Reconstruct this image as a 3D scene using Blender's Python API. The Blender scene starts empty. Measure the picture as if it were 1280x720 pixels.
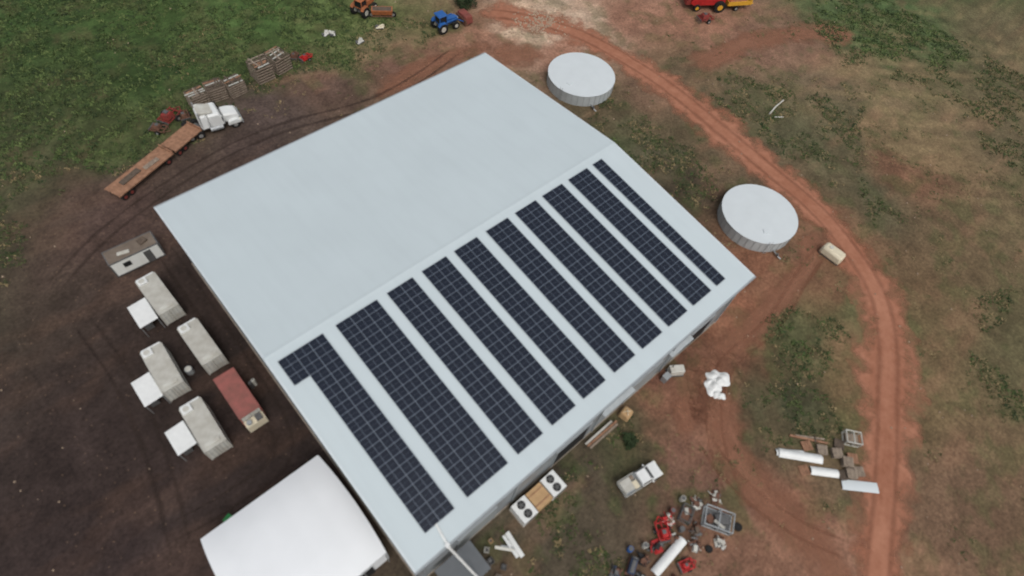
import bpy, math, random
import numpy as np
from mathutils import Matrix, Vector
random.seed(7); rng=np.random.RandomState(11)
S=bpy.context.scene; COL=S.collection
def lin(c):
    return tuple((v/255/12.92 if v/255<=0.04045 else ((v/255+0.055)/1.055)**2.4) for v in c)
# ---------------------------------------------------------------- materials
def mat(name,rgb,rough=0.6,metal=0.0,var=0.12,scale=2.0,bump=0.0,rgb2=None,spec=0.4,amount=0.5,sharp=False,bscale=None,coat=0):
    m=bpy.data.materials.new(name);m.use_nodes=True
    nt=m.node_tree;n=nt.nodes;l=nt.links
    b=n['Principled BSDF'];b.inputs['Roughness'].default_value=rough;b.inputs['Metallic'].default_value=metal
    b.inputs['Specular IOR Level'].default_value=spec
    b.inputs['Coat Weight'].default_value=coat
    c=lin(rgb)
    tc=n.new('ShaderNodeTexCoord');no=n.new('ShaderNodeTexNoise');no.inputs['Scale'].default_value=scale;no.inputs['Detail'].default_value=5
    l.new(tc.outputs['Object'],no.inputs['Vector'])
    r=n.new('ShaderNodeValToRGB')
    lo=tuple(v*(1-var) for v in c);hi=tuple(min(1,v*(1+var)) for v in c)
    if rgb2: hi=lin(rgb2);lo=c
    w=0.06 if sharp else 0.22
    r.color_ramp.elements[0].position=amount-w;r.color_ramp.elements[1].position=amount+w
    r.color_ramp.elements[0].color=(*lo,1);r.color_ramp.elements[1].color=(*hi,1)
    l.new(no.outputs['Fac'],r.inputs['Fac']);l.new(r.outputs['Color'],b.inputs['Base Color'])
    if bump:
        bn=n.new('ShaderNodeBump');bn.inputs['Strength'].default_value=bump;bn.inputs['Distance'].default_value=0.05
        n2=n.new('ShaderNodeTexNoise');n2.inputs['Scale'].default_value=bscale or scale*6;n2.inputs['Detail'].default_value=4
        l.new(tc.outputs['Object'],n2.inputs['Vector']);l.new(n2.outputs['Fac'],bn.inputs['Height']);l.new(bn.outputs['Normal'],b.inputs['Normal'])
    return m
def ribbed(name,rgb,period,axis,rough=0.5,strength=0.3,var=0.05,dirt=None,metal=0.0,stain=0.25):
    """metal sheeting: ribs along one axis, faint tone per sheet, soft stains"""
    m=mat(name,rgb,rough,metal,var,0.15,spec=0.35)
    nt=m.node_tree;n=nt.nodes;l=nt.links;b=n['Principled BSDF']
    tc=[x for x in n if x.type=='TEX_COORD'][0]
    sp=n.new('ShaderNodeSeparateXYZ');l.new(tc.outputs['Object'],sp.inputs[0])
    mm=n.new('ShaderNodeMath');mm.operation='MULTIPLY';mm.inputs[1].default_value=2*math.pi/period;l.new(sp.outputs[axis],mm.inputs[0])
    sn=n.new('ShaderNodeMath');sn.operation='SINE';l.new(mm.outputs[0],sn.inputs[0])
    pw=n.new('ShaderNodeMath');pw.operation='MAXIMUM';pw.inputs[1].default_value=0.5;l.new(sn.outputs[0],pw.inputs[0])
    bn=n.new('ShaderNodeBump');bn.inputs['Strength'].default_value=strength;bn.inputs['Distance'].default_value=0.05
    l.new(pw.outputs[0],bn.inputs['Height']);l.new(bn.outputs['Normal'],b.inputs['Normal'])
    mp=n.new('ShaderNodeMapping');sc=[0.9,0.9,0.9];
    other=[0,1,2];other.remove({'X':0,'Y':1,'Z':2}[axis])
    for o in other: sc[o]=0.12
    mp.inputs['Scale'].default_value=sc;l.new(tc.outputs['Object'],mp.inputs[0])
    ns=n.new('ShaderNodeTexNoise');ns.inputs['Scale'].default_value=1.2;ns.inputs['Detail'].default_value=5;l.new(mp.outputs[0],ns.inputs['Vector'])
    rr=n.new('ShaderNodeValToRGB');rr.color_ramp.elements[0].position=0.45;rr.color_ramp.elements[1].position=0.8
    rr.color_ramp.elements[0].color=(0,0,0,1);rr.color_ramp.elements[1].color=(stain,)*3+(1,)
    l.new(ns.outputs['Fac'],rr.inputs['Fac'])
    mx=n.new('ShaderNodeMix');mx.data_type='RGBA'
    src=b.inputs['Base Color'].links[0].from_socket
    l.new(src,mx.inputs['A']);mx.inputs['B'].default_value=(*lin(dirt or tuple(int(v*0.8) for v in rgb)),1)
    l.new(rr.outputs['Color'],mx.inputs['Factor']);l.new(mx.outputs['Result'],b.inputs['Base Color'])
    return m
M={}
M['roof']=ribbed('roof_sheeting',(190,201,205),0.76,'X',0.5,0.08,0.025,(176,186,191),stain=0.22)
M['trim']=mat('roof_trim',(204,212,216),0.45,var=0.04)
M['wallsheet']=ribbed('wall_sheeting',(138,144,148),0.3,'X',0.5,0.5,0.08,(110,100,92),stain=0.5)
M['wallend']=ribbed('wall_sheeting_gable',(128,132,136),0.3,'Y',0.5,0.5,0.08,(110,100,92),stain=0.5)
M['gutter']=mat('gutter_steel',(150,156,160),0.4,var=0.08)
M['awn']=mat('awning_steel',(164,170,173),0.5,var=0.08)
M['dark']=mat('dark_opening',(26,26,28),0.8,var=0.2)
M['door']=ribbed('roller_door',(150,156,158),0.15,'Z',0.5,0.7,0.06,(120,108,98),stain=0.5)
M['white']=mat('white_paint',(220,222,221),0.4,var=0.06,scale=1.5)
M['whited']=mat('dirty_white_paint',(200,200,193),0.55,var=0.1,scale=1.2,rgb2=(168,162,150),amount=0.58)
M['fabric']=mat('white_shelter_fabric',(226,229,232),0.85,var=0.02,scale=0.4,bump=0.08,bscale=1.5,spec=0.1)
M['cream']=mat('cream_fibreglass',(208,198,174),0.5,var=0.08)
M['controof']=mat('container_roof',(190,189,182),0.6,scale=0.9,rgb2=(160,156,146),amount=0.55,bump=0.1)
M['controofb']=mat('container_roof_brown',(124,112,100),0.7,scale=0.9,rgb2=(98,86,76),amount=0.5,bump=0.1)
M['contside']=ribbed('container_side',(190,190,185),0.28,'Y',0.55,0.6,0.08,(120,96,78),stain=0.5)
M['contsidex']=ribbed('container_side_long',(224,226,222),0.28,'Y',0.55,0.4,0.04,(180,168,152),stain=0.3)
M['rustred']=mat('rusty_red_paint',(158,94,88),0.7,scale=1.3,rgb2=(128,84,76),amount=0.5,bump=0.2)
M['rustside']=ribbed('rusty_red_side',(132,70,62),0.28,'Y',0.7,0.9,0.15,(84,56,46),stain=0.7)
M['rust']=mat('rusty_steel',(118,82,64),0.8,scale=3,rgb2=(86,62,52),bump=0.3)
M['steel']=mat('galvanised_steel',(160,164,166),0.4,0.3,var=0.12,scale=3)
M['steeld']=mat('dull_steel',(98,98,98),0.55,0.3,var=0.2,scale=3)
M['tankroof']=mat('tank_roof',(201,208,211),0.5,var=0.03,scale=0.5)
M['tankwall']=mat('tank_wall',(182,188,190),0.45,0.1,var=0.08,scale=1.0)
M['tankrib']=mat('tank_rib',(166,171,173),0.5,0.1,var=0.1)
M['tyre']=mat('tyre_rubber',(28,27,26),0.9,var=0.25,scale=5)
M['rim']=mat('wheel_rim',(150,150,148),0.5,0.3,var=0.1)
M['glass']=mat('dark_glass',(26,32,38),0.12,var=0.1,spec=0.6)
M['wood']=mat('weathered_timber',(158,144,128),0.85,scale=2.5,rgb2=(116,102,90),amount=0.5,bump=0.3)
M['woodd']=mat('dark_weathered_timber',(104,90,78),0.85,scale=2.5,rgb2=(76,66,57),amount=0.5,bump=0.3)
M['woodb']=mat('brown_deck_timber',(166,126,100),0.85,scale=1.6,rgb2=(124,90,70),amount=0.5,bump=0.3)
M['tan']=mat('tan_panel',(188,156,114),0.7,scale=1.5,rgb2=(166,134,98),amount=0.5)
M['red']=mat('red_paint',(172,38,38),0.5,var=0.25,scale=2.5)
M['reddull']=mat('faded_red_paint',(138,50,46),0.65,var=0.2,scale=2,rgb2=(100,54,46),amount=0.58)
M['blue']=mat('blue_paint',(38,90,156),0.45,var=0.12)
M['bluedull']=mat('faded_blue_paint',(56,68,92),0.7,var=0.2)
M['yellow']=mat('yellow_paint',(206,156,52),0.5,var=0.12)
M['orange']=mat('orange_paint',(176,104,62),0.55,scale=2,rgb2=(126,82,58),amount=0.55)
M['green']=mat('green_paint',(40,130,66),0.5,var=0.1)
M['black']=mat('black_plastic',(24,24,25),0.5,var=0.2)
M['canopy']=mat('grey_canopy_sheet',(92,96,100),0.6,var=0.1,scale=1)
M['cell']=mat('solar_cells',(22,29,43),0.34,var=0.18,scale=0.3,spec=0.35)
M['frame']=mat('panel_frame',(104,113,126),0.45,var=0.05)
M['lamp']=mat('lamp_lens',(230,226,200),0.2,var=0.05)
M['concrete']=mat('concrete',(150,144,134),0.9,scale=1.5,rgb2=(126,112,98),amount=0.5,bump=0.2)
M['leafd']=mat('leaf_dark',(46,62,32),0.85,var=0.35,scale=.6)
M['leafm']=mat('leaf_mid',(66,82,42),0.85,var=0.3,scale=.6)
M['leafl']=mat('leaf_light',(90,104,58),0.85,var=0.3,scale=.6)
M['leafb']=mat('bush_leaf',(40,54,28),0.85,var=0.3,scale=1)
M['straw']=mat('dry_straw',(132,116,84),0.9,var=0.3,scale=1)
M['weed']=mat('weed_leaf',(76,82,50),0.9,var=0.3,scale=.6)
M['stone']=mat('pale_stone',(160,140,120),0.9,var=0.25,scale=3)
# ---------------------------------------------------------------- mesh builder
class B:
    def __init__(s): s.v=[];s.f=[];s.m=[];s.mats=[]
    def mi(s,m):
        if m not in s.mats: s.mats.append(m)
        return s.mats.index(m)
    def add(s,vs,fs,m):
        o=len(s.v);k=s.mi(m);s.v+=[tuple(v) for v in vs]
        for f in fs: s.f.append(tuple(o+i for i in f));s.m.append(k)
        return s
    def box(s,c,d,m,rz=0,top=(1,1),rx=0,ry=0):
        R=Matrix.Rotation(rz,3,'Z')@Matrix.Rotation(ry,3,'Y')@Matrix.Rotation(rx,3,'X')
        vs=[]
        for z in (-.5,.5):
            t=top if z>0 else (1,1)
            for x,y in ((-.5,-.5),(.5,-.5),(.5,.5),(-.5,.5)):
                p=R@Vector((x*d[0]*t[0],y*d[1]*t[1],z*d[2]));vs.append((p.x+c[0],p.y+c[1],p.z+c[2]))
        return s.add(vs,[(3,2,1,0),(4,5,6,7),(0,1,5,4),(1,2,6,5),(2,3,7,6),(3,0,4,7)],m)
    def cyl(s,a,b,r,m,n=14,r2=None,caps=True):
        a=Vector(a);b=Vector(b);d=(b-a).normalized();u=d.orthogonal().normalized();w=d.cross(u)
        r2=r if r2 is None else r2
        vs=[a+(u*math.cos(2*math.pi*i/n)+w*math.sin(2*math.pi*i/n))*r for i in range(n)]+[b+(u*math.cos(2*math.pi*i/n)+w*math.sin(2*math.pi*i/n))*r2 for i in range(n)]
        fs=[(i,(i+1)%n,n+(i+1)%n,n+i) for i in range(n)]
        if caps: fs+=[tuple(range(n-1,-1,-1)),tuple(range(n,2*n))]
        return s.add(vs,fs,m)
    def prism(s,prof,y0,y1,m,inset=0):
        n=len(prof);vs=[(x,y0,z) for x,z in prof]+[(x,y1,z) for x,z in prof]
        fs=[(i,n+i,n+(i+1)%n,(i+1)%n) for i in range(n)]+[tuple(range(n)),tuple(range(2*n-1,n-1,-1))]
        return s.add(vs,fs,m)
    def pipe(s,pts,r,m,n=8):
        for a,b in zip(pts,pts[1:]): s.cyl(a,b,r,m,n)
        return s
def mesh(name,b):
    me=bpy.data.meshes.new(name);me.from_pydata(b.v,[],b.f)
    for k in b.mats: me.materials.append(M[k])
    me.polygons.foreach_set('material_index',b.m);me.update()
    return me
def part(parent,name,b,bevel=0.0,smooth=False,loc=(0,0,0),label=None):
    me=mesh(name,b) if isinstance(b,B) else b
    o=bpy.data.objects.new(name,me);COL.objects.link(o)
    if parent: o.parent=parent
    o.location=loc
    if smooth:
        for p in me.polygons: p.use_smooth=True
        try: me.set_sharp_from_angle(angle=math.radians(35))
        except Exception: pass
    if bevel:
        md=o.modifiers.new('bevel','BEVEL');md.width=bevel;md.segments=2;md.limit_method='ANGLE'
    if label: o['label']=label
    return o
def tag(o,label,cat,group=None):
    o['label']=label;o['category']=cat
    if group: o['group']=group
    return o
def thing(name,label,cat,loc=(0,0,0),rz=0,group=None):
    e=bpy.data.objects.new(name,None);COL.objects.link(e);e.empty_display_size=0.5
    e.location=loc;e.rotation_euler=(0,0,math.radians(rz))
    return tag(e,label,cat,group)
def solo(name,label,cat,b,loc=(0,0,0),rz=0,bevel=0,group=None,smooth=False,rot=None):
    o=part(None,name,b,bevel,smooth);o.location=loc;o.rotation_euler=rot if rot else (0,0,math.radians(rz))
    return tag(o,label,cat,group)
def copy_thing(src,loc,rz,label=None):
    def rec(o,par):
        c=o.copy();COL.objects.link(c)
        if par: c.parent=par;c.matrix_parent_inverse=o.matrix_parent_inverse.copy()
        for ch in list(o.children): rec(ch,c)
        return c
    c=rec(src,None);c.location=loc;c.rotation_euler=(0,0,math.radians(rz))
    if label:c['label']=label
    return c
def wheel(parent,x,y,r,w,rim='rim'):
    b=B().cyl((0,-w/2,0),(0,w/2,0),r,'tyre',20)
    o=part(parent,'wheel',b,bevel=0.04,loc=(x,y,r))
    part(o,'rim',B().cyl((0,-w/2-.02,0),(0,w/2+.02,0),r*.5,rim,14))
    return o
# ---------------------------------------------------------------- camera
cd=bpy.data.cameras.new('camera');cam=bpy.data.objects.new('camera',cd);COL.objects.link(cam);S.camera=cam
th,ph,ro=map(math.radians,(32.801,41.230,9.109))
u=Vector((math.cos(ph),math.sin(ph),0));Z=Vector((0,0,1))
fw=math.sin(th)*u-math.cos(th)*Z;r=Vector((math.sin(ph),-math.cos(ph),0));up=math.cos(th)*u+math.sin(th)*Z
r2=math.cos(ro)*r+math.sin(ro)*up;up2=-math.sin(ro)*r+math.cos(ro)*up
R=Matrix((r2,up2,-fw)).transposed().to_4x4();R.translation=Vector((-1.896,-31.581,67.370));cam.matrix_world=R
cd.sensor_width=36;cd.lens=747.19/1280*36;cd.clip_end=5000;cd.clip_start=0.5
cd.dof.use_dof=True;cd.dof.focus_distance=2000;cd.dof.aperture_fstop=0.021/0.25
# ---------------------------------------------------------------- light
w=bpy.data.worlds.new('World');S.world=w;w.use_nodes=True;nt=w.node_tree;bg=nt.nodes['Background']
sky=nt.nodes.new('ShaderNodeTexSky');sky.sky_type='NISHITA';sky.sun_disc=False
SE,SR=math.radians(58),math.radians(200)
sky.sun_elevation=SE;sky.sun_rotation=SR;sky.air_density=1.5;sky.dust_density=5
hs=nt.nodes.new('ShaderNodeHueSaturation');hs.inputs['Saturation'].default_value=0.35
nt.links.new(sky.outputs[0],hs.inputs['Color']);nt.links.new(hs.outputs[0],bg.inputs[0]);bg.inputs[1].default_value=0.118
sd=bpy.data.lights.new('sun','SUN');sd.energy=0.85;sd.angle=math.radians(24);sd.color=(1,0.97,0.93)
so=bpy.data.objects.new('sun',sd);COL.objects.link(so)
dirv=Vector((math.sin(SR)*math.cos(SE),math.cos(SR)*math.cos(SE),math.sin(SE)))
so.rotation_euler=dirv.to_track_quat('Z','Y').to_euler();so.location=(0,0,90)
S.view_settings.view_transform='Standard';S.view_settings.look='None';S.view_settings.exposure=0
# ---------------------------------------------------------------- ground
GP="""16.9 78.6 58 76 40;22.6 69.4 66 84 46;33.5 67.6 60 79 42;40.3 60.3 74 88 50;48.4 54.8 90 98 60;55.6 50.1 88 86 58;12.9 63.4 54 71 38;21.8 62.2 60 75 43;31.3 60.9 64 80 44;37.8 51.2 84 88 56;46.4 49.3 102 92 68;65.7 46.2 124 95 76
4.5 51.4 68 76 46;24.9 60 62 74 42;31.4 45.7 88 70 61;44.3 41.6 104 78 66;52.9 39.5 116 86 70;21.4 45.7 78 66 61;14.5 40.1 72 60 55;4.8 40.3 76 63 56;-1.5 38.7 80 64 58;-2.5 20 56 46 42;-14.7 1.9 54 44 41;-18.9 -3.8 56 46 44
-5.4 -1.3 50 41 38;-13.6 -3.2 58 48 45;-1.7 9.4 48 40 37;63.5 39 130 97 80;72 39.7 186 166 146;75.5 36.8 184 162 142;73.8 38.3 196 176 156;70.5 38 172 150 128;76 41 170 146 124;71.7 30.7 132 97 80;61.9 41.6 128 95 78;66.1 9.2 80 76 56;66 .3 74 70 54;64.9 -7.3 64 56 45;73.6 -5.3 84 73 57
62 5.4 68 72 50;88 6 88 79 60;91.8 -1.9 84 79 58;89.7 -10.2 80 77 57;89 -23.1 80 76 57;110.8 4 118 92 76;102.6 9.6 124 95 79;129.4 .7 64 80 48;131.5 5.8 70 82 52;124 1 70 82 52;113.5 -14.6 106 92 70;96.3 -24.2 106 78 61;86.5 12.3 94 80 62;100 -12 86 80 60;104 -20 112 96 72
61.5 -23.5 116 80 62;65.5 -31.8 110 82 63;64.9 -35.4 86 84 57;52.2 -26.2 124 84 65;43.2 -25.1 106 75 60;55.8 -32.9 80 80 55;48.1 -36.2 62 62 45;46.6 -39 68 68 49;57.2 -40.7 106 88 64;54 -43.8 104 90 64;38.7 -32.6 122 85 68;32.5 -32.6 108 79 66
36.2 -40.5 120 86 70;36.8 -45.6 120 85 68;37.4 -50.5 128 95 79;31.1 -38.5 104 79 67;21.8 -28.4 78 69 56;14.7 -29.2 76 68 56;9.4 -28.8 72 65 53;27.3 -28.3 68 67 49;43.6 -33.9 68 66 48;34.8 -29.4 116 80 64;20.3 -26 70 63 53;36.4 -25.4 104 73 60
44.4 -47.3 92 78 60;29.1 -44.5 116 86 70;32.5 -48.5 122 90 73;30.3 -35.6 100 77 64;40.1 -38.8 80 74 56;72.4 -24.7 108 80 62;66.3 -20.1 94 73 57;55.1 -16.8 76 60 48;59.8 -3.5 62 55 44;65.8 16.5 82 72 55;135 .2 66 82 50;104.4 -5.6 98 85 67
-40 20 56 47 44;-40 -30 58 49 46;-30 55 60 72 43;0 90 56 74 40;40 90 60 78 43;70 75 84 86 58;84 48 128 96 78;95 50 120 92 75;90 30 132 98 81;120 30 112 90 74;99 20 128 94 77;170 0 70 82 50;150 -20 88 81 60;125 -35 92 82 62;105 -48 94 82 61;80 -60 84 78 56;60 -72 98 80 62;10 -50 84 70 58;-20 -35 58 48 46;50 -60 106 84 67;78 12 106 84 68;72 0 82 71 54"""
gp=[];
for row in GP.split('\n'):
    for it in row.split(';'):
        gp.append([float(t) for t in it.split()])
gp=np.array(gp);GC=np.array([lin(c) for c in gp[:,2:5]])
def vnoise(x,y,s,seed):
    rs=np.random.RandomState(seed);T=rs.rand(256,256)
    X=x/s+1000;Y=y/s+1000;xi=np.floor(X).astype(int);yi=np.floor(Y).astype(int);fx=X-xi;fy=Y-yi
    fx=fx*fx*(3-2*fx);fy=fy*fy*(3-2*fy)
    g=lambda a,b:T[a%256,b%256]
    return (g(xi,yi)*(1-fx)+g(xi+1,yi)*fx)*(1-fy)+(g(xi,yi+1)*(1-fx)+g(xi+1,yi+1)*fx)*fy
def fbm(x,y,s,seed,o=4):
    t=0;a=1;n=0
    for i in range(o): t=t+a*vnoise(x,y,s/2**i,seed+i);n+=a;a*=.55
    return t/n
def gcolor(x,y):
    wx=x+(fbm(x,y,6,1)-.5)*8;wy=y+(fbm(x,y,6,21)-.5)*8
    num=np.zeros(x.shape+(3,));den=np.zeros(x.shape)
    for (px,py,*_),c in zip(gp,GC):
        d=(wx-px)**2+(wy-py)**2;ww=1/(d+5.0)**2.2
        num+=ww[...,None]*c;den+=ww
    return num/den[...,None]
def axis(lo,hi,st):
    a=np.arange(lo,hi,st);e=[lo];q=st
    while e[-1]>-2500: q*=1.35;e.append(e[-1]-q)
    f=[a[-1]];q=st
    while f[-1]<2500: q*=1.35;f.append(f[-1]+q)
    return np.concatenate([e[:0:-1],a,f[1:]])
ax=axis(-34,142,0.42);ay=axis(-68,98,0.42)
X,Y=np.meshgrid(ax,ay,indexing='ij');nx,ny=X.shape
C=gcolor(X,Y)
green=np.clip((C[...,1]/C[...,0]-0.72)/0.35,0,1)
mo=fbm(X,Y,2.2,50,5);mo2=fbm(X,Y,9,60,4);mo3=fbm(X,Y,1.4,70,3)
C=C*(0.66+0.68*mo)[...,None]*(0.82+0.36*mo2)[...,None]
C=C*(1+green*(mo3-.5)*.9)[...,None]
C=C*(1.0+0.17*np.clip((X-4)/14,0,1))[...,None]
soil=np.array(lin((110,90,70)));grs=np.array(lin((72,82,49)))
pk=np.clip((fbm(X,Y,3.5,80,5)-.53)*7,0,1)*np.where((X<50)&(Y>45),.22,.42)
C=C*(1-(pk*green)[...,None])+soil*(pk*green)[...,None]
yard=((X<5)&(Y<36))|((X<30)&(Y>30)&(Y<50))
wd=np.clip((fbm(X,Y,2.6,95,5)-.53)*8,0,1)*(1-green)*np.where(yard,0.0,np.where((X<34)&(Y<-24),.6,.4))
C=C*(1-wd[...,None])+grs*wd[...,None]
du=np.clip((fbm(X*0.35+Y*.1,Y,3.0,140,4)-.55)*6,0,1)*(1-green)*np.where(yard,0.06,0.22)
C=C*(1-du[...,None])+np.array(lin((160,120,96)))*du[...,None]
# dry grass streaks on the far slope
st=np.clip((fbm((X+Y)*.9,(X-Y)*.12,2.0,170,4)-.5)*6,0,1)*np.clip((X-94)/10,0,1)*np.clip((4-Y)/10,0,1)*.35
C=C*(1-st[...,None])+np.array(lin((142,124,92)))*st[...,None]
me=bpy.data.meshes.new('ground')
co=np.stack([X,Y,np.zeros_like(X)],-1).reshape(-1,3)
idx=np.arange(nx*ny).reshape(nx,ny)
q=np.stack([idx[:-1,:-1],idx[1:,:-1],idx[1:,1:],idx[:-1,1:]],-1).reshape(-1,4)
me.vertices.add(len(co));me.vertices.foreach_set('co',co.ravel().astype(np.float32))
me.loops.add(q.size);me.loops.foreach_set('vertex_index',q.ravel().astype(np.int32))
me.polygons.add(len(q));me.polygons.foreach_set('loop_start',(np.arange(len(q))*4).astype(np.int32))
me.update(calc_edges=True)
at=me.color_attributes.new('soil','FLOAT_COLOR','POINT')
cc=np.ones((nx*ny,4),np.float32);cc[:,:3]=C.reshape(-1,3);at.data.foreach_set('color',cc.ravel())
gm=bpy.data.materials.new('ground_soil');gm.use_nodes=True;nt=gm.node_tree;n=nt.nodes;l=nt.links;b=n['Principled BSDF']
b.inputs['Specular IOR Level'].default_value=0.15
a=n.new('ShaderNodeAttribute');a.attribute_name='soil';tc=n.new('ShaderNodeTexCoord')
def tex(scale,det,rough=0.6,dist=0):
    t=n.new('ShaderNodeTexNoise');t.inputs['Scale'].default_value=scale;t.inputs['Detail'].default_value=det;t.inputs['Roughness'].default_value=rough;t.inputs['Distortion'].default_value=dist
    l.new(tc.outputs['Object'],t.inputs['Vector']);return t
def rng_(src,a0,a1,b0,b1):
    t=n.new('ShaderNodeMapRange');t.inputs[1].default_value=a0;t.inputs[2].default_value=a1;t.inputs[3].default_value=b0;t.inputs[4].default_value=b1;l.new(src,t.inputs[0]);return t.outputs[0]
big=tex(2.2,5,.75)
f1=rng_(big.outputs['Fac'],.3,.7,.58,1.42);f2=rng_(tex(0.45,5,.65,.6).outputs['Fac'],.3,.7,.76,1.24)
m1=n.new('ShaderNodeMath');m1.operation='MULTIPLY';l.new(f1,m1.inputs[0]);l.new(f2,m1.inputs[1])
vm=n.new('ShaderNodeVectorMath');vm.operation='SCALE';l.new(a.outputs['Color'],vm.inputs[0]);l.new(m1.outputs[0],vm.inputs['Scale'])
vo=n.new('ShaderNodeTexVoronoi');vo.inputs['Scale'].default_value=1.1;l.new(tc.outputs['Object'],vo.inputs['Vector'])
sp=rng_(vo.outputs['Distance'],.05,.11,.4,0)
mx=n.new('ShaderNodeMix');mx.data_type='RGBA';l.new(sp,mx.inputs['Factor']);l.new(vm.outputs[0],mx.inputs['A']);mx.inputs['B'].default_value=(*lin((150,122,98)),1)
l.new(mx.outputs['Result'],b.inputs['Base Color'])
b.inputs['Roughness'].default_value=.85
bn=n.new('ShaderNodeBump');bn.inputs['Strength'].default_value=.6;bn.inputs['Distance'].default_value=.12;l.new(big.outputs['Fac'],bn.inputs['Height']);l.new(bn.outputs['Normal'],b.inputs['Normal'])
me.materials.append(gm)
go=bpy.data.objects.new('ground',me);COL.objects.link(go);go['kind']='structure'
# ---------------------------------------------------------------- dirt road and tyre tracks
def smooth_line(pts,step=0.8):
    pts=[Vector(p) for p in pts];out=[]
    P=[pts[0]*2-pts[1]]+pts+[pts[-1]*2-pts[-2]]
    for i in range(1,len(P)-2):
        k=max(2,int((P[i+1]-P[i]).length/step))
        for j in range(k):
            t=j/k;a,b_,c,d=P[i-1],P[i],P[i+1],P[i+2]
            out.append(0.5*((2*b_)+(-a+c)*t+(2*a-5*b_+4*c-d)*t*t+(-a+3*b_-3*c+d)*t**3))
    out.append(pts[-1]);return out
def ribbon(name,lines,matl,z):
    vs=[];fs=[];uv=[]
    for pts,wd,offs in lines:
        L=smooth_line(pts);o0=len(vs);N=9;s=0;tot=sum((L[i+1]-L[i]).length for i in range(len(L)-1))
        for i,p in enumerate(L):
            d=(L[min(i+1,len(L)-1)]-L[max(i-1,0)]).normalized();nn=Vector((-d.y,d.x))
            if i: s+=(p-L[i-1]).length
            fade=max(0,1-min(s,tot-s)/7.0)*1.7      # worn out towards both ends
            wv=wd*(1+.16*math.sin(s*.13+pts[0][0])+.1*math.sin(s*.37))
            for k in range(N):
                t=k/(N-1)*2-1;q=p+nn*(t*wv/2+offs);vs.append((q.x,q.y,z));uv.append((s,abs(t)+fade))
        for i in range(len(L)-1):
            for k in range(N-1):
                a=o0+i*N+k;fs.append((a,a+N,a+N+1,a+1))
    me=bpy.data.meshes.new(name);me.from_pydata(vs,[],fs);u_=me.uv_layers.new(name='along')
    for lp in me.loops: u_.data[lp.index].uv=uv[lp.vertex_index]
    me.materials.append(matl);o=bpy.data.objects.new(name,me);COL.objects.link(o);o['kind']='structure';return o
def trackmat(name,c1,c2,opac,ruts):
    m=bpy.data.materials.new(name);m.use_nodes=True;nt=m.node_tree;n=nt.nodes;l=nt.links;b=n['Principled BSDF'];b.inputs['Roughness'].default_value=.85;b.inputs['Specular IOR Level'].default_value=.2
    uv=n.new('ShaderNodeUVMap');uv.uv_map='along';sp=n.new('ShaderNodeSeparateXYZ');l.new(uv.outputs[0],sp.inputs[0])
    tc=n.new('ShaderNodeTexCoord')
    t=n.new('ShaderNodeTexNoise');t.inputs['Scale'].default_value=.8;t.inputs['Detail'].default_value=5;t.inputs['Roughness'].default_value=.7;l.new(tc.outputs['Object'],t.inputs['Vector'])
    mp=n.new('ShaderNodeMapping');mp.inputs['Scale'].default_value=(0.06,1.3 if ruts else .8,1);l.new(uv.outputs[0],mp.inputs[0])
    t2=n.new('ShaderNodeTexNoise');t2.inputs['Scale'].default_value=1.5;t2.inputs['Detail'].default_value=4;l.new(mp.outputs[0],t2.inputs['Vector'])
    av=n.new('ShaderNodeMath');av.operation='ADD';l.new(t.outputs['Fac'],av.inputs[0]);l.new(t2.outputs['Fac'],av.inputs[1])
    cr=n.new('ShaderNodeValToRGB');cr.color_ramp.elements[0].position=.34;cr.color_ramp.elements[1].position=.66
    hf=n.new('ShaderNodeMath');hf.operation='MULTIPLY';hf.inputs[1].default_value=.5;l.new(av.outputs[0],hf.inputs[0]);l.new(hf.outputs[0],cr.inputs['Fac'])
    cr.color_ramp.elements[0].color=(*lin(c1),1);cr.color_ramp.elements[1].color=(*lin(c2),1);l.new(cr.outputs['Color'],b.inputs['Base Color'])
    t3=n.new('ShaderNodeTexNoise');t3.inputs['Scale'].default_value=.35;t3.inputs['Detail'].default_value=6;t3.inputs['Roughness'].default_value=.6;l.new(tc.outputs['Object'],t3.inputs['Vector'])
    ad=n.new('ShaderNodeMath');ad.operation='MULTIPLY_ADD';ad.inputs[1].default_value=1.7 ;l.new(t3.outputs['Fac'],ad.inputs[0]);l.new(sp.outputs['Y'],ad.inputs[2])
    mr=n.new('ShaderNodeMapRange');mr.inputs[1].default_value=1.2 if ruts else .9;mr.inputs[2].default_value=1.75;mr.inputs[3].default_value=opac;mr.inputs[4].default_value=0;l.new(ad.outputs[0],mr.inputs[0])
    l.new(mr.outputs[0],b.inputs['Alpha'])
    return m
ROAD=[(48,72),(56,58),(63.5,49),(70.8,42.9),(77.5,31.8),(79.9,18.2),(80.2,8.9),(79.4,-1.6),(78.5,-12.2),(77.6,-21.3),(74.9,-29.4),(71,-36.1),(65,-41),(57.5,-45.2),(50.7,-48.9),(44.4,-52),(38.2,-54.9),(28,-60),(12,-66),(0,-72)]
ribbon('dirt_road',[(ROAD[2:],9.0,0)],trackmat('road_soil',(142,92,70),(176,124,100),.95,True),0.006)
def pair(p,w=.5,g=.95): return [(p,w,g),(p,w,-g)]
red=trackmat('track_soil',(120,78,60),(140,94,74),.30,False)
pale=trackmat('worn_soil',(132,90,70),(156,112,90),.65,True)
ribbon('worn_track',[([(78,-22),(68,-26),(58,-27.5),(48,-27.5),(38,-29),(30,-34)],5.2,0),([(46,-27),(38,-33),(35,-42),(35,-50),(30,-60)],7,0),([(84,14),(94,12),(104,11),(116,6),(128,-3)],8,0),([(66,38),(54,40),(44,39.5),(34,38)],6,0),([(70,27),(64,34),(56,39)],8,0)],pale,0.003)
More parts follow.
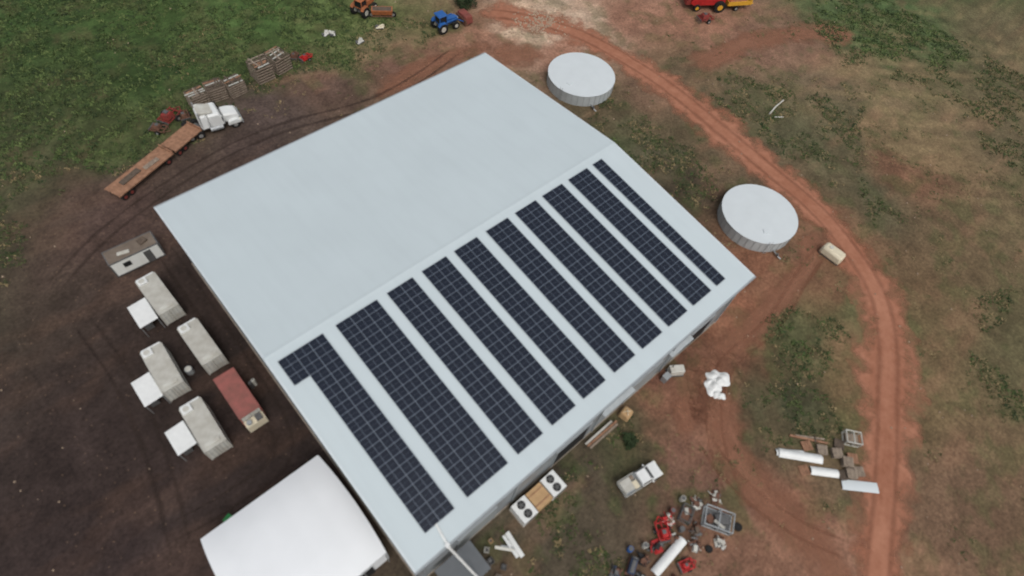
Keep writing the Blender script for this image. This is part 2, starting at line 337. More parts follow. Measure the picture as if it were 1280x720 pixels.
ribbon('tyre_tracks',pair(ROAD[2:],1.0,1.2)+pair([(76,-26),(66,-27),(55,-29),(44,-29),(36,-34),(30,-44)],.6)+pair([(40,-56),(35,-46),(34,-37),(37,-28)],.6),red,0.012)
dk=trackmat('yard_track_soil',(44,36,33),(76,62,55),.4,False)
ribbon('yard_tyre_tracks',pair([(60,42),(48,39),(36,38),(22,41),(10,41),(-6,37),(-18,30)],.8)+pair([(-14,30),(-13,16),(-14,4),(-17,-10)],.8)+pair([(-1.6,34),(-1.8,10),(-3,-3),(-10,-4.5),(-20,-3)],.8),dk,0.009)
# ---------------------------------------------------------------- ground cover
def clumps(name,pts,size,mats_,blades=7,flat=.45):
    vs=[];fs=[];mi=[]
    for (x,y) in pts:
        s=size*random.uniform(.45,1.6);k=random.randrange(len(mats_))
        for j in range(blades):
            a=random.uniform(0,6.283);rr=s*random.uniform(.2,1);px=x+random.gauss(0,s*.55);py=y+random.gauss(0,s*.55);wd=s*random.uniform(.10,.26)
            dx,dy=math.cos(a),math.sin(a);h=s*flat*random.uniform(.3,1.2);o=len(vs)
            vs+=[(px-dy*wd,py+dx*wd,0.0),(px+dy*wd,py-dx*wd,0.0),(px+dx*rr*.6+dy*wd*.9,py+dy*rr*.6-dx*wd*.9,h),(px+dx*rr,py+dy*rr,h*.75)]
            fs.append((o,o+1,o+2,o+3));mi.append(k)
    me=bpy.data.meshes.new(name);me.from_pydata(vs,[],fs)
    for m_ in mats_: me.materials.append(M[m_])
    me.polygons.foreach_set('material_index',mi);o=bpy.data.objects.new(name,me);COL.objects.link(o);o['kind']='stuff';return o
N=110000
rx=rng.uniform(-30,142,N);ry=rng.uniform(-68,98,N);cc=gcolor(rx,ry);gr=cc[:,1]/cc[:,0]
cl=fbm(rx,ry,4.0,200,4)
inb=(rx>-15)&(rx<51)&(ry>-25.5)&(ry<38)
rd=np.full(N,1e9)
for p in smooth_line(ROAD,2.0): rd=np.minimum(rd,(rx-p.x)**2+(ry-p.y)**2)
ok=(~inb)&(rd>20)&~((rx<9)&(ry<36))&~((cc[:,0]>.22))
g1=ok&(gr>.98)&(cl>.38)
g2=ok&(gr>.76)&(gr<=.98)&(cl>.48)
g3=ok&(gr>.50)&(cl>.60)&(rx>12)
P=lambda m,k:[(a,b_) for a,b_ in zip(rx[m][:k],ry[m][:k])]
clumps('grass_tufts',P(g1,15000),.38,['leafd','leafm','leafl','leafm'])
clumps('weed_tufts',P(g2,12000),.32,['weed','leafm','straw','leafd','weed'])
clumps('dry_weeds',P(g3,5000),.24,['straw','weed'])
b=B()
for i in range(700):
    k=rng.randint(N);x,y=rx[k],ry[k]
    if inb[k]: continue
    s=random.uniform(.06,.2);b.box((x,y,s*.3),(s*1.3,s,s*.7),'stone',rz=random.uniform(0,3),top=(.6,.6))
for i in range(320):
    x=random.gauss(73.5,2.9);y=random.gauss(38.6,1.8);s=random.uniform(.1,.36);b.box((x,y,s*.2),(s*1.5,s,s*.5),'stone',rz=random.uniform(0,3),top=(.6,.6))
o=part(None,'loose_stones',b);o['kind']='stuff'
# ---------------------------------------------------------------- warehouse
L=49.5;A=24.14;A2=26.01;H=10.83;HR=13.36;H2=11.0
wh=thing('warehouse','huge pale grey metal warehouse with low gable roof','warehouse')
s1=(HR-H)/A;s2=(HR-H2)/A2
def slope(y0,z0,y1,z1):
    b=B();t=.12
    vs=[(0,y0,z0),(L,y0,z0),(L,y1,z1),(0,y1,z1)]+[(x,y,z-t) for x,y,z in [(0,y0,z0),(L,y0,z0),(L,y1,z1),(0,y1,z1)]]
    return b.add(vs,[(0,1,2,3),(7,6,5,4),(4,5,1,0),(5,6,2,1),(6,7,3,2),(7,4,0,3)],'roof')
rf=part(wh,'roof',slope(-A,H,-.001,HR))
part(rf,'roof_slope',slope(.001,HR,A2,H2))
part(rf,'ridge_cap',B().add([(0,-.35,HR-.35*s1+.03),(L,-.35,HR-.35*s1+.03),(L,0,HR+.05),(0,0,HR+.05),(L,.35,HR-.35*s2+.03),(0,.35,HR-.35*s2+.03)],[(0,1,2,3),(3,2,4,5)],'roof'))
for xx in (0.0,L):
    x0,x1=(xx-.03,xx+.16) if xx==0 else (xx-.16,xx+.03)
    b=B()
    for (ya,za,yb,zb) in ((-A,H,0,HR),(0,HR,A2,H2)):
        vs=[(x0,ya,za+.035),(x1,ya,za+.035),(x1,yb,zb+.035),(x0,yb,zb+.035),(x0,ya,za-.25),(x1,ya,za-.25),(x1,yb,zb-.25),(x0,yb,zb-.25)]
        b.add(vs,[(0,1,2,3),(7,6,5,4),(0,3,7,4),(1,5,6,2),(4,5,1,0),(3,2,6,7)],'trim')
    part(rf,'barge_flashing',b)
part(wh,'gutter',B().box((L/2,-A-.1,H-.1),(L+.1,.2,.2),'gutter'))
part(wh,'gutter',B().box((L/2,A2+.1,H2-.1),(L+.1,.2,.2),'gutter'))
b=B();yw=-A+.45;yn=A2-.45
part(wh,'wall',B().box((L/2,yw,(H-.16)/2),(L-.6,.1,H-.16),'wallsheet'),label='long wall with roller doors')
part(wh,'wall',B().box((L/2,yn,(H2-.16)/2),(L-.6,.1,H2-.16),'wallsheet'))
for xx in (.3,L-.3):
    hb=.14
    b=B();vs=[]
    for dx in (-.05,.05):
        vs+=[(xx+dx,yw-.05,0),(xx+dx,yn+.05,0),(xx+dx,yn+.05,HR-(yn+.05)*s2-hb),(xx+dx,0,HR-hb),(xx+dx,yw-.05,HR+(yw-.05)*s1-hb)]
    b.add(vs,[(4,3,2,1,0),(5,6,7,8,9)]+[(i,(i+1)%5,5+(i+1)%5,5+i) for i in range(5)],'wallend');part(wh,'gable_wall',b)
for x0,wd,hh,mt in ((7.5,4.6,5,'door'),(21,5,5.2,'dark'),(33,5,5.2,'door'),(43.5,4.4,5,'dark')):
    part(wh,'roller_door',B().box((x0,yw-.08,hh/2),(wd,.06,hh),mt))
    part(wh,'door_frame',B().box((x0-wd/2-.1,yw-.1,hh/2),(.2,.12,hh),'gutter').box((x0+wd/2+.1,yw-.1,hh/2),(.2,.12,hh),'gutter').box((x0,yw-.1,hh+.1),(wd+.4,.14,.2),'gutter'))
for x0,wd in ((27.5,5),(38.5,4)):
    part(wh,'wall_awning',B().box((x0,yw-.35,5.8),(wd,.6,.08),'awn',rx=math.radians(10)))
for x0 in (1,12.5,25,37.2,48.7):
    part(wh,'downpipe',B().cyl((x0,yw-.15,0),(x0,yw-.15,H-.3),.08,'gutter',10))
part(wh,'floor_slab',B().box((L/2,.9,.06),(L-.2,A+A2-.6,.12),'concrete'))
# ---------------------------------------------------------------- solar arrays
tilt=math.atan(s1);PW,PL=1.65,21.2/21/math.cos(tilt)
pb=B();w2,l2=PW/2-.01,PL/2-.01;f=.028
pb.box((0,0,.02),(2*w2,2*l2,.035),'frame')
for sx in (-1,1):
    for sy in (-1,1):
        cw=(w2-f-.02)/1;cx=sx*(.02+cw/2);ch=(l2-f-.008);cy=sy*(.008+ch/2)
        pb.box((cx,cy,.0405),(cw,ch,.006),'cell')
pm=mesh('solar_panel',pb)
strips=[(2.54,2,1),(7.27,3,0),(13.44,2,0),(17.95,2,0),(22.33,2,0),(26.93,2,0),(31.35,2,0),(35.72,2,0),(40.08,2,0),(44.40,1,0)]
for si,(x0,nc,ex) in enumerate(strips):
    lab='long dark solar panel array on the warehouse roof'
    if ex: lab='dark solar panel array with a notched upper end'
    if nc==3: lab='widest dark solar panel array on the warehouse roof'
    if nc==1: lab='narrow single column solar array near roof end'
    e=thing('solar_array',lab,'solar panels',(x0,-1.02,HR-1.02*s1+.06),0,'solar arrays on the warehouse roof')
    e.rotation_euler=(tilt,0,0)
    cols=[(c,range(21)) for c in range(nc)]
    if ex: cols=[(-1,range(3))]+cols
    rb=B()
    for c,rows in cols:
        for rr in rows: part(e,'solar_panel',pm,loc=((c+.5)*PW,-(rr+.5)*PL,.04))
        for q in (.25,.75):
            ln=len(rows)*PL;rb.box(((c+q)*PW,-ln/2,.02),(.04,ln,.04),'steel')
    part(e,'mounting_rail',rb)
cdz=lambda y:HR+y*s1+.1
solo('cable_conduit','white pipe running over the eave to the canopy','pipe',B().pipe([(3.75,-22.2,cdz(-22.2)),(3.45,-24.35,cdz(-24.35)),(4.6,-27.3,3.5)],.13,'white',10).box((3.45,-24.2,cdz(-24.2)+.05),(.4,.35,.3),'white'))
cn=thing('canopy','dark grey flat canopy against the warehouse wall','canopy',(4,-25.9,0))
part(cn,'canopy_roof',B().box((0,0,3),(4.4,3.4,.1),'canopy',rx=math.radians(4)),bevel=.02)
for x,y in ((-2,-1.5),(2,-1.5),(-2,1.5),(2,1.5)): part(cn,'post',B().cyl((x,y,0),(x,y,2.86),.06,'steel',8))
# ---------------------------------------------------------------- tanks
def tank(loc,R_,lab,ladder_ang):
    t=thing('water_tank',lab,'water tank',loc,0,'round water tanks beside the warehouse')
    n_=64;b=B();h=2.0
    ring=lambda r,z:[(r*math.cos(2*math.pi*i/n_),r*math.sin(2*math.pi*i/n_),z) for i in range(n_)]
    b.add(ring(R_,0)+ring(R_,h),[(i,(i+1)%n_,n_+(i+1)%n_,n_+i) for i in range(n_)],'tankwall');part(t,'tank_wall',b,smooth=True)
    b=B();vs=ring(R_+.08,h)+ring(R_+.08,h+.06)+ring(R_*.5,h+.14)+[(0,0,h+.22)]
    fs=[(i,(i+1)%n_,n_+(i+1)%n_,n_+i) for i in range(n_)]+[(n_+i,n_+(i+1)%n_,2*n_+(i+1)%n_,2*n_+i) for i in range(n_)]+[(2*n_+i,2*n_+(i+1)%n_,3*n_) for i in range(n_)]+[tuple(range(n_-1,-1,-1))]
    b.add(vs,fs,'tankroof');part(t,'tank_roof',b,smooth=True)
    b=B()
    for i in range(36):
        a=2*math.pi*i/36;b.box(((R_+.03)*math.cos(a),(R_+.03)*math.sin(a),h/2),(.06,.08,h-.02),'tankrib',rz=a)
    part(t,'wall_stiffeners',b)
    part(t,'roof_hatch',B().box((R_*.62*math.cos(ladder_ang),R_*.62*math.sin(ladder_ang),h+.16),(.8,.8,.14),'tankroof',rz=ladder_ang),bevel=.02)
    b=B();ca,sa=math.cos(ladder_ang),math.sin(ladder_ang)
    for k in (-.22,.22): b.cyl(((R_+.25)*ca-k*sa,(R_+.25)*sa+k*ca,0),((R_+.25)*ca-k*sa,(R_+.25)*sa+k*ca,h+.7),.03,'steel',6)
    for k in range(8): b.cyl(((R_+.25)*ca+.22*sa,(R_+.25)*sa-.22*ca,.3*k+.2),((R_+.25)*ca-.22*sa,(R_+.25)*sa+.22*ca,.3*k+.2),.02,'steel',6)
    part(t,'ladder',b)
    a=math.radians(-115);part(t,'outlet_pipe',B().pipe([(R_*math.cos(a),R_*math.sin(a),.35),((R_+1)*math.cos(a),(R_+1)*math.sin(a),.35),((R_+1.6)*math.cos(a+.05),(R_+1.6)*math.sin(a+.05),.1)],.1,'steel').box(((R_+1)*math.cos(a),(R_+1)*math.sin(a),.5),(.3,.3,.4),'steeld'))
tank((67.71,21.48,0),5.72,'round pale steel water tank with low wall beside the yard',math.radians(190))
tank((67.5,-16.64,0),5.62,'round pale steel water tank beside the red road',math.radians(230))
# ---------------------------------------------------------------- containers
def container(lab,loc,rz,roofm,sidem,reefer=True,L_=6.06,grp='shipping containers in the yard'):
    """length along local y"""
    t=thing('shipping_container',lab,'container',loc,rz,grp);W=2.44;h=2.6
    part(t,'container_body',B().box((0,0,.1+(h-.16)/2),(W-.08,L_-.08,h-.2),sidem))
    b=B();em=roofm if sidem!='contsidex' else 'steeld'
    for sx in (-1,1):
        for sy in (-1,1): b.box((sx*(W/2-.08),sy*(L_/2-.08),h/2),(.16,.16,h),em)
        b.box((sx*(W/2-.06),0,h-.06),(.12,L_-.34,.125),em);b.box((sx*(W/2-.06),0,.09),(.12,L_-.34,.16),em)
    for sy in (-1,1): b.box((0,sy*(L_/2-.06),h-.06),(W-.34,.12,.125),em)
    part(t,'corner_frame',b)
    b=B().box((0,0,h-.045),(W-.26,L_-.26,.05),roofm)
    for k in range(8): b.box((0,-L_/2+.6+k*(L_-1.2)/7,h-.015),(W-.5,.16,.03),roofm)
    part(t,'container_roof',b)
    b=B().box((0,-L_/2+.02,h/2),(W-.36,.04,h-.3),'whited')
    for k in (-.75,-.3,.3,.75): b.cyl((k,-L_/2-.03,.2),(k,-L_/2-.03,h-.2),.025,'steel',6)
    b.box((0,-L_/2-.004,h/2),(.03,.03,h-.34),'dark');part(t,'container_door',b)
    if reefer:
        b=B().box((0,L_/2+.14,1.45),(W-.3,.3,2.1),'white').box((0,L_/2+.3,1.9),(1.5,.06,.9),'steeld')
        for sx in (-.45,.45): b.cyl((sx,L_/2+.3,1.9),(sx,L_/2+.36,1.9),.32,'black',16)
        part(t,'refrigeration_unit',b,bevel=.02)
    return t
c=container('grey container with brownish roof and pale side',(-4.75,30.1,.15),88,'controofb','contsidex',False)
part(c,'roof_clutter',B().box((.2,-1.6,2.72),(.9,1.0,.2),'woodd',rz=.3).box((-.3,.9,2.68),(.5,1.4,.12),'whited',rz=-.2),bevel=.02)
part(c,'side_window',B().box((-1.2,1.2,1.5),(.05,.9,.8),'dark'));part(c,'side_door',B().box((-1.2,-1.4,1.2),(.05,.9,2.0),'steeld'))
def awning(loc,lx,ly,tilt_,lab):
    t=thing('awning',lab,'awning',loc,0,'white awnings beside the containers')
    part(t,'awning_sheet',B().box((0,0,2.35),(lx,ly,.06),'white',ry=math.radians(tilt_)),bevel=.015)
    for x,y in ((-lx/2+.1,-ly/2+.1),(lx/2-.1,-ly/2+.1),(-lx/2+.1,ly/2-.1),(lx/2-.1,ly/2-.1)): part(t,'post',B().cyl((x,y,0),(x,y,2.3+(-x)*math.tan(math.radians(tilt_))),.04,'steel',8))
    part(t,'stored_goods',B().box((-.3,-.4,.4),(.9,1.1,.8),'steeld').box((.4,.8,.3),(.6,.7,.6),'tan'),bevel=.03)
for (x,y,rz) in ((-5.05,21.95,2),(-4.1,12.85,1),(-8.75,12.4,-2),(-8.35,3.45,-1)):
    c=container('dirty white refrigerated container in muddy yard',(x,y,0),rz,'controof','contside')
    part(c,'roof_plant',B().box((-.55,2.5,2.72),(1.1,.9,.28),'white').cyl((-.55,2.5,2.86),(-.55,2.5,2.92),.34,'whited',14),bevel=.02)
    part(c,'end_cowl',B().box((0,-2.5,2.66),(1.5,.5,.12),'whited'),bevel=.02)
awning((-7.45,20.55,0),2.2,3.6,-4,'white flat awning on posts beside a container')
awning((-11.1,11.0,0),2.1,3.6,-4,'white flat awning on posts beside a container')
awning((-10.75,3.6,0),2.1,3.2,-4,'white flat awning on posts beside a container')
c=container('rusty red container with cream end beside warehouse',(-3.9,4.5,0),0,'rustred','rustside',False)
part(c,'machinery_platform',B().box((0,-3.55,.9),(2.2,.9,1.4),'cream').cyl((-.6,-3.6,1.6),(-.6,-3.6,1.95),.3,'steel').box((.5,-3.6,1.75),(.7,.7,.4),'steeld'),bevel=.03)
solo('steel_drum','small grey drum beside the containers','drum',B().cyl((0,0,0),(0,0,.9),.42,'steel',20).cyl((0,0,.9),(0,0,.93),.36,'whited',20),(-6.75,11.5,0),bevel=.02)
solo('gas_bottles','grey gas bottles beside a container','gas bottles',B().cyl((0,0,0),(0,0,1.3),.2,'steeld').cyl((.42,.1,0),(.42,.1,1.3),.2,'whited').cyl((0,0,1.3),(0,0,1.45),.08,'steeld').cyl((.42,.1,1.3),(.42,.1,1.45),.08,'steeld').box((.2,.05,.6),(.7,.1,.08),'steeld'),(-2.2,5.4,0))
solo('green_bin','small green bin beside the white shelter','bin',B().box((0,0,.5),(.7,.8,1.0),'green',top=(1.15,1.1)).box((0,0,1.04),(.86,.92,.08),'green').cyl((-.3,-.36,.12),(.3,-.36,.12),.12,'black'),(-11,-6.6,0),rz=20,bevel=.02)
# ---------------------------------------------------------------- fabric shelter
sh=thing('fabric_shelter','large white arched fabric shelter beside the warehouse','shelter',(-7.1,-13.85,0))
nx_,ny_=51,33;lx,ly=12.7,12.3;b=B();vs=[]
for i in range(nx_):
    tx=i/(nx_-1)
    for j in range(ny_):
        ty=j/(ny_-1)*2-1
        sc=abs(math.sin(tx*math.pi*5));endd=1-abs(2*tx-1)**8*.3
        x=(tx-.5)*lx*(1+.05*(1-ty*ty)) ;vs.append((x,ty*ly/2,4.05+1.0*(1-abs(ty)**2.6)*endd+.02*sc-.02))
fs=[(i*ny_+j,(i+1)*ny_+j,(i+1)*ny_+j+1,i*ny_+j+1) for i in range(nx_-1) for j in range(ny_-1)]
b.add(vs,fs,'fabric');part(sh,'shelter_roof',b,smooth=True)
for i0 in (0,nx_-1):
    row=[vs[i0*ny_+j] for j in range(ny_)];base=[(x*.985,y,0) for x,y,z in row];n_=ny_
    row=[(x*.998,y,z-.01) for x,y,z in row]
    f_=[(j,j+1,n_+j+1,n_+j) for j in range(n_-1)]
    part(sh,'end_wall',B().add(row+base,f_ if i0 else [tuple(reversed(q_)) for q_ in f_],'fabric'))
for j0,nm in ((0,'side_wall'),(ny_-1,'side_wall')):
    row=[vs[i*ny_+j0] for i in range(nx_)];row=[(x,y,z-.01) for x,y,z in row];base=[(x,y*.985,0) for x,y,z in row]
    part(sh,nm,B().add(row+base,[(i,i+1,nx_+i+1,nx_+i) for i in range(nx_-1)],'fabric'))
part(sh,'doorway',B().box((3,-6.2,1.5),(3.2,.05,3.0),'dark'))
for k in range(6):
    part(sh,'frame_post',B().cyl(((k/5-.5)*lx*.97,-6.28,0),((k/5-.5)*lx*.97,-6.28,3.85),.06,'steel',8))
# ---------------------------------------------------------------- condenser units
def condenser(x):
    t=thing('condenser_unit','white twin fan condenser unit against warehouse wall','air conditioner',(x,-25.45,0),0,'condenser units by the wall')
    part(t,'cabinet',B().box((0,0,.85),(1.9,2.3,1.5),'white').box((0,0,.05),(2.1,2.4,.1),'concrete'),bevel=.03)
    part(t,'coil_grille',B().box((0,-1.16,.85),(1.6,.04,1.1),'steeld'))
    for y in (-.55,.55):
        fo=part(t,'fan',B().cyl((0,y,1.6),(0,y,1.66),.46,'black',24))
        b=B()
        for q in range(5): b.box((.22*math.cos(q*1.257),y+.22*math.sin(q*1.257),1.675),(.38,.13,.02),'steeld',rz=q*1.257)
        b.cyl((0,y,1.66),(0,y,1.70),.1,'steeld',10);part(fo,'fan_blades',b)
    return t
c1=condenser(12.75);copy_thing(c1,(17.0,-25.45,0),0)
pc=thing('plywood_crate','tan timber crate between the white condensers','crate',(14.87,-25.45,0))
part(pc,'crate_box',B().box((0,0,.75),(2.1,2.2,1.5),'tan'),bevel=.02)
part(pc,'batten',B().box((0,-.6,1.53),(2.1,.1,.05),'woodb'));part(pc,'batten',B().box((0,.6,1.53),(2.1,.1,.05),'woodb'))
# ---------------------------------------------------------------- pickup
def pickup(loc,rz):
    t=thing('pickup_truck','white pickup truck with tan loaded tray, parked on mud','pickup truck',loc,rz)
    part(t,'body',B().prism([(-2.6,.45),(2.55,.45),(2.65,.75),(2.55,1.02),(1.35,1.12),(-.55,1.12),(-.6,.95),(-2.6,.95)],-.88,.88,'white'),bevel=.06)
    b=B();vs=[(1.35,-.84,1.1),(1.35,.84,1.1),(.75,-.7,1.72),(.75,.7,1.72),(-.4,-.7,1.74),(-.4,.7,1.74),(-.6,-.84,1.1),(-.6,.84,1.1)]
    b.add(vs,[(0,1,3,2),(2,3,5,4),(4,5,7,6),(0,2,4,6),(1,7,5,3)],'white');part(t,'cab',b,bevel=.04)
    part(t,'windscreen',B().add([(1.33,-.72,1.17),(1.33,.72,1.17),(.83,.62,1.68),(.83,-.62,1.68)],[(0,1,2,3)],'glass').add([(1.3,-.72,1.17),(1.3,.72,1.17),(.80,.62,1.68),(.80,-.62,1.68)],[(3,2,1,0)],'glass'),loc=(.02,0,.015))
    part(t,'rear_window',B().box((-.53,0,1.45),(.03,1.2,.4),'glass',ry=math.radians(-14)))
    for sy in (-1,1):
        part(t,'side_window',B().add([(1.1,sy*.80,1.2),(-.4,sy*.80,1.2),(-.3,sy*.73,1.62),(.7,sy*.73,1.62)],[(0,1,2,3) if sy<0 else (3,2,1,0)],'glass'),loc=(0,sy*.03,0))
        part(t,'headlight',B().box((2.55,sy*.68,.86),(.16,.34,.18),'lamp'),bevel=.02)
        part(t,'wing_mirror',B().box((1.0,sy*1.0,1.18),(.16,.22,.18),'white'),bevel=.02)
    part(t,'tray',B().box((-1.6,0,1.0),(2.1,1.85,.1),'steel').box((-1.6,-.93,1.18),(2.1,.04,.3),'whited').box((-1.6,.93,1.18),(2.1,.04,.3),'whited').box((-2.65,0,1.18),(.04,1.85,.3),'whited').box((-.53,0,1.3),(.05,1.85,.55),'steel'))
    part(t,'cargo',B().box((-1.9,.1,1.2),(1.3,1.4,.28),'controof').box((-1.0,-.3,1.22),(.6,.9,.34),'cream').box((-1.0,.55,1.15),(.5,.5,.2),'wood'),bevel=.04)
    for x in (1.65,-1.65):
        for sy in (-1,1): wheel(t,x,sy*.82,.37,.24)
    return t
pickup((25.1,-31.3,0),-11)
# ---------------------------------------------------------------- prime mover + trailers
t=thing('prime_mover','white bonneted truck coupled to brown flatbed trailers','truck',(14.0,47.0,0),-9);t.scale=(1.24,1.42,1.2)
part(t,'chassis',B().box((0,0,.75),(6.2,.9,.25),'steeld'))
part(t,'bonnet',B().prism([(1.2,.9),(3.0,.85),(3.12,1.2),(3.0,1.7),(2.2,1.98),(1.2,2.08)],-.78,.78,'white'),bevel=.2,smooth=True)
for sy in (-1,1):
    a_,b_=(sy*.78,sy*1.18) if sy>0 else (-1.18,-.78)
    part(t,'mudguard',B().prism([(1.5,.7),(1.6,1.15),(2.0,1.3),(2.7,1.3),(3.05,1.1),(3.1,.7)],a_,b_,'white'),bevel=.08)
    part(t,'headlight',B().box((3.06,sy*.95,1.0),(.12,.3,.25),'lamp'))
    part(t,'fuel_tank',B().cyl((-.6,sy*.95,.8),(.9,sy*.95,.8),.32,'steel',16))
    part(t,'exhaust_stack',B().cyl((-1.3,sy*.95,1),(-1.3,sy*.95,3.5),.09,'steel',10))
    part(t,'wing_mirror',B().box((1.1,sy*1.4,2.2),(.12,.25,.45),'black'))
part(t,'cab',B().prism([(-.4,.95),(1.3,.95),(1.3,1.95),(.95,2.75),(-.4,2.85)],-1.1,1.1,'white'),bevel=.2,smooth=True)
part(t,'windscreen',B().add([(1.34,-.9,2.0),(1.34,.9,2.0),(1.04,.84,2.62),(1.04,-.84,2.62)],[(0,1,2,3)],'glass'))
part(t,'sleeper',B().box((-.95,0,1.95),(1.1,2.2,2.0),'white',top=(.92,.88)),bevel=.24,smooth=True)
part(t,'bumper',B().box((3.22,0,.7),(.14,2.3,.4),'steel'),bevel=.03)
part(t,'roof_airfoil',B().prism([(-1.2,2.95),(.4,2.88),(-.9,3.35),(-1.3,3.35)],-.8,.8,'whited'),bevel=.06)
for x in (2.3,-1.9,-2.95):
    for sy in (-1,1): wheel(t,x,sy*.98,.5,.3 if x>0 else .5)
def flatbed(loc,rz,Ld,lab,gates=False):
    t=thing('flatbed_trailer',lab,'trailer',loc,rz,'brown flatbed trailers behind the truck')
    b=B()
    for k in range(9): b.box((random.uniform(-.08,.08),(k-4)*.285,1.25),(Ld-.2,.265,.08),'woodb')
    b.box((0,-1.32,1.22),(Ld,.08,.2),'woodb').box((0,1.32,1.22),(Ld,.08,.2),'woodb')
    part(t,'deck',b)
    part(t,'chassis',B().box((0,-.5,1.0),(Ld*.96,.15,.35),'rust').box((0,.5,1.0),(Ld*.96,.15,.35),'rust').box((0,0,1.0),(.2,1,.3),'rust'))
    part(t,'headboard',B().box((Ld/2-.05,0,1.5),(.1,2.6,.4),'woodb'))
    part(t,'drawbar',B().box((Ld/2+.5,0,.95),(1.1,.2,.15),'rust'))
    if Ld>6: part(t,'load',B().box((-1.5,.2,1.38),(3.2,.9,.16),'woodd',rz=.03).box((1.8,-.3,1.36),(2.4,.7,.14),'wood',rz=-.04),bevel=.02)
    for x in ((-Ld/2+.7,-Ld/2+1.8) if Ld<6 else (-Ld/2+.8,-Ld/2+1.9,Ld/2-1.2)):
        for sy in (-1,1): wheel(t,x,sy*1.08,.5,.42,'reddull')
    return t
flatbed((8.9,46.3,0),22,5.4,'short brown timber flatbed trailer behind the truck')
flatbed((1.6,43.4,0),21,9.8,'long brown timber flatbed trailer in muddy yard')
# ---------------------------------------------------------------- slatted crates
def crate(lx,ly,h,lab):
    t=thing('cattle_crate',lab,'timber crate',(0,0,0),0,'weathered slatted crates on the grass')
    b=B()
    for x in (-lx/2,0,lx/2):
        for y in (-ly/2,ly/2): b.box((x,y,h/2),(.12,.12,h),'woodd')
    for y in (-ly/2,ly/2): b.box((0,y,h-.06),(lx+.1,.12,.12),'woodd');b.box((0,y,.2),(lx+.1,.12,.12),'woodd')
    for x in (-lx/2,0,lx/2): b.box((x,0,h-.06),(.12,ly,.12),'woodd')
    part(t,'post_frame',b)
    for nm,pos in (('slat_side',0),('slat_side',1),('slat_end',2),('slat_end',3)):
        b=B()
        for k in range(6):
            z=.2+k*(h-.35)/5
            if pos<2: b.box((0,(pos*2-1)*(ly/2+.08),z),(lx+.1,.04,.2),'wood',ry=random.uniform(-.03,.03))
            else: b.box(((pos*2-5)*(lx/2+.08),0,z),(.04,ly+.05,.2),'wood',rx=random.uniform(-.03,.03))
        part(t,nm,b)
    b=B()
    for k in range(int(ly/.5)): b.box((random.uniform(-.2,.2),-ly/2+.3+k*.5,h+.04+random.uniform(-.02,.05)),(lx+random.uniform(-.7,.5),.24,.05),random.choice(['wood','woodd','woodb','controof']),rz=random.uniform(-.09,.09))
    for k in range(2): b.box((random.uniform(-.8,.8),random.uniform(-.5,.5),h+.12),(.24,ly*random.uniform(.6,1.1),.05),random.choice(['wood','woodd']),rz=random.uniform(-.3,.3))
    part(t,'top_slats',b)
    part(t,'floor',B().box((0,0,.12),(lx-.1,ly-.1,.08),'woodd'))
    return t
cl_='weathered grey slatted timber crate on grass edge'
for x,y,a in ((14.5,52.6,2),(17.5,52.9,-6),(20.3,52.3,5)):
    c=crate(2.5,2.3,random.uniform(2.1,2.8),cl_);c.location=(x,y,0);c.rotation_euler[2]=math.radians(a)
for x,y,a in ((25.4,53.2,2),(28.7,53.7,10)):
    c=crate(2.7,3.0,random.uniform(2.3,2.8),'large weathered slatted timber crate beside grass');c.location=(x,y,0);c.rotation_euler[2]=math.radians(a)
def red_machine(loc,rz,s,lab,mt='red'):
    t=thing('farm_implement',lab,'farm machine',loc,rz)
    part(t,'frame',B().box((0,0,.7*s),(3*s,.14,.14),mt).box((0,.9*s,.7*s),(3*s,.14,.14),mt).box((0,-.9*s,.7*s),(3*s,.14,.14),mt).box((-1.2*s,0,.7*s),(.14,1.9*s,.14),mt).box((1.2*s,0,.7*s),(.14,1.9*s,.14),mt).box((0,0,.7*s),(.14,1.9*s,.14),mt))
    part(t,'hopper',B().box((-.3*s,0,1.05*s),(1.4*s,1.3*s,.7*s),mt,top=(.8,.7)).box((-.2*s,.1*s,1.45*s),(.6*s,.6*s,.2*s),'steeld'),bevel=.04)
    part(t,'drawbar',B().pipe([(1.2*s,.8*s,.6*s),(2.2*s,0,.5*s),(1.2*s,-.8*s,.6*s)],.06,mt))
    b=B().box((-1.5*s,0,.75*s),(.1,2.0*s,.1),'steeld')
    for k in range(5): b.cyl((-1.5*s,(k-2)*.42*s,.75*s),(-1.75*s,(k-2)*.42*s,.05),.04,'steeld',6)
    part(t,'tines',b)
    for sy in (-1,1): wheel(t,.2*s,sy*1.15*s,.45*s,.28*s)
    return t
red_machine((9.6,52.2,0),30,1.1,'red farm implement parked by the crates','reddull')
red_machine((7.3,50.8,0),-50,.8,'small rusty farm implement on the grass edge','rust')
red_machine((11.4,51.4,0),80,.7,'small rusty farm implement behind the truck','rust')
red_machine((33.3,53.2,0),10,.65,'small red wheeled cart beside timber crates')
red_machine((32.0,54.6,0),50,.6,'small rusty wheeled frame beside timber crates','rust')
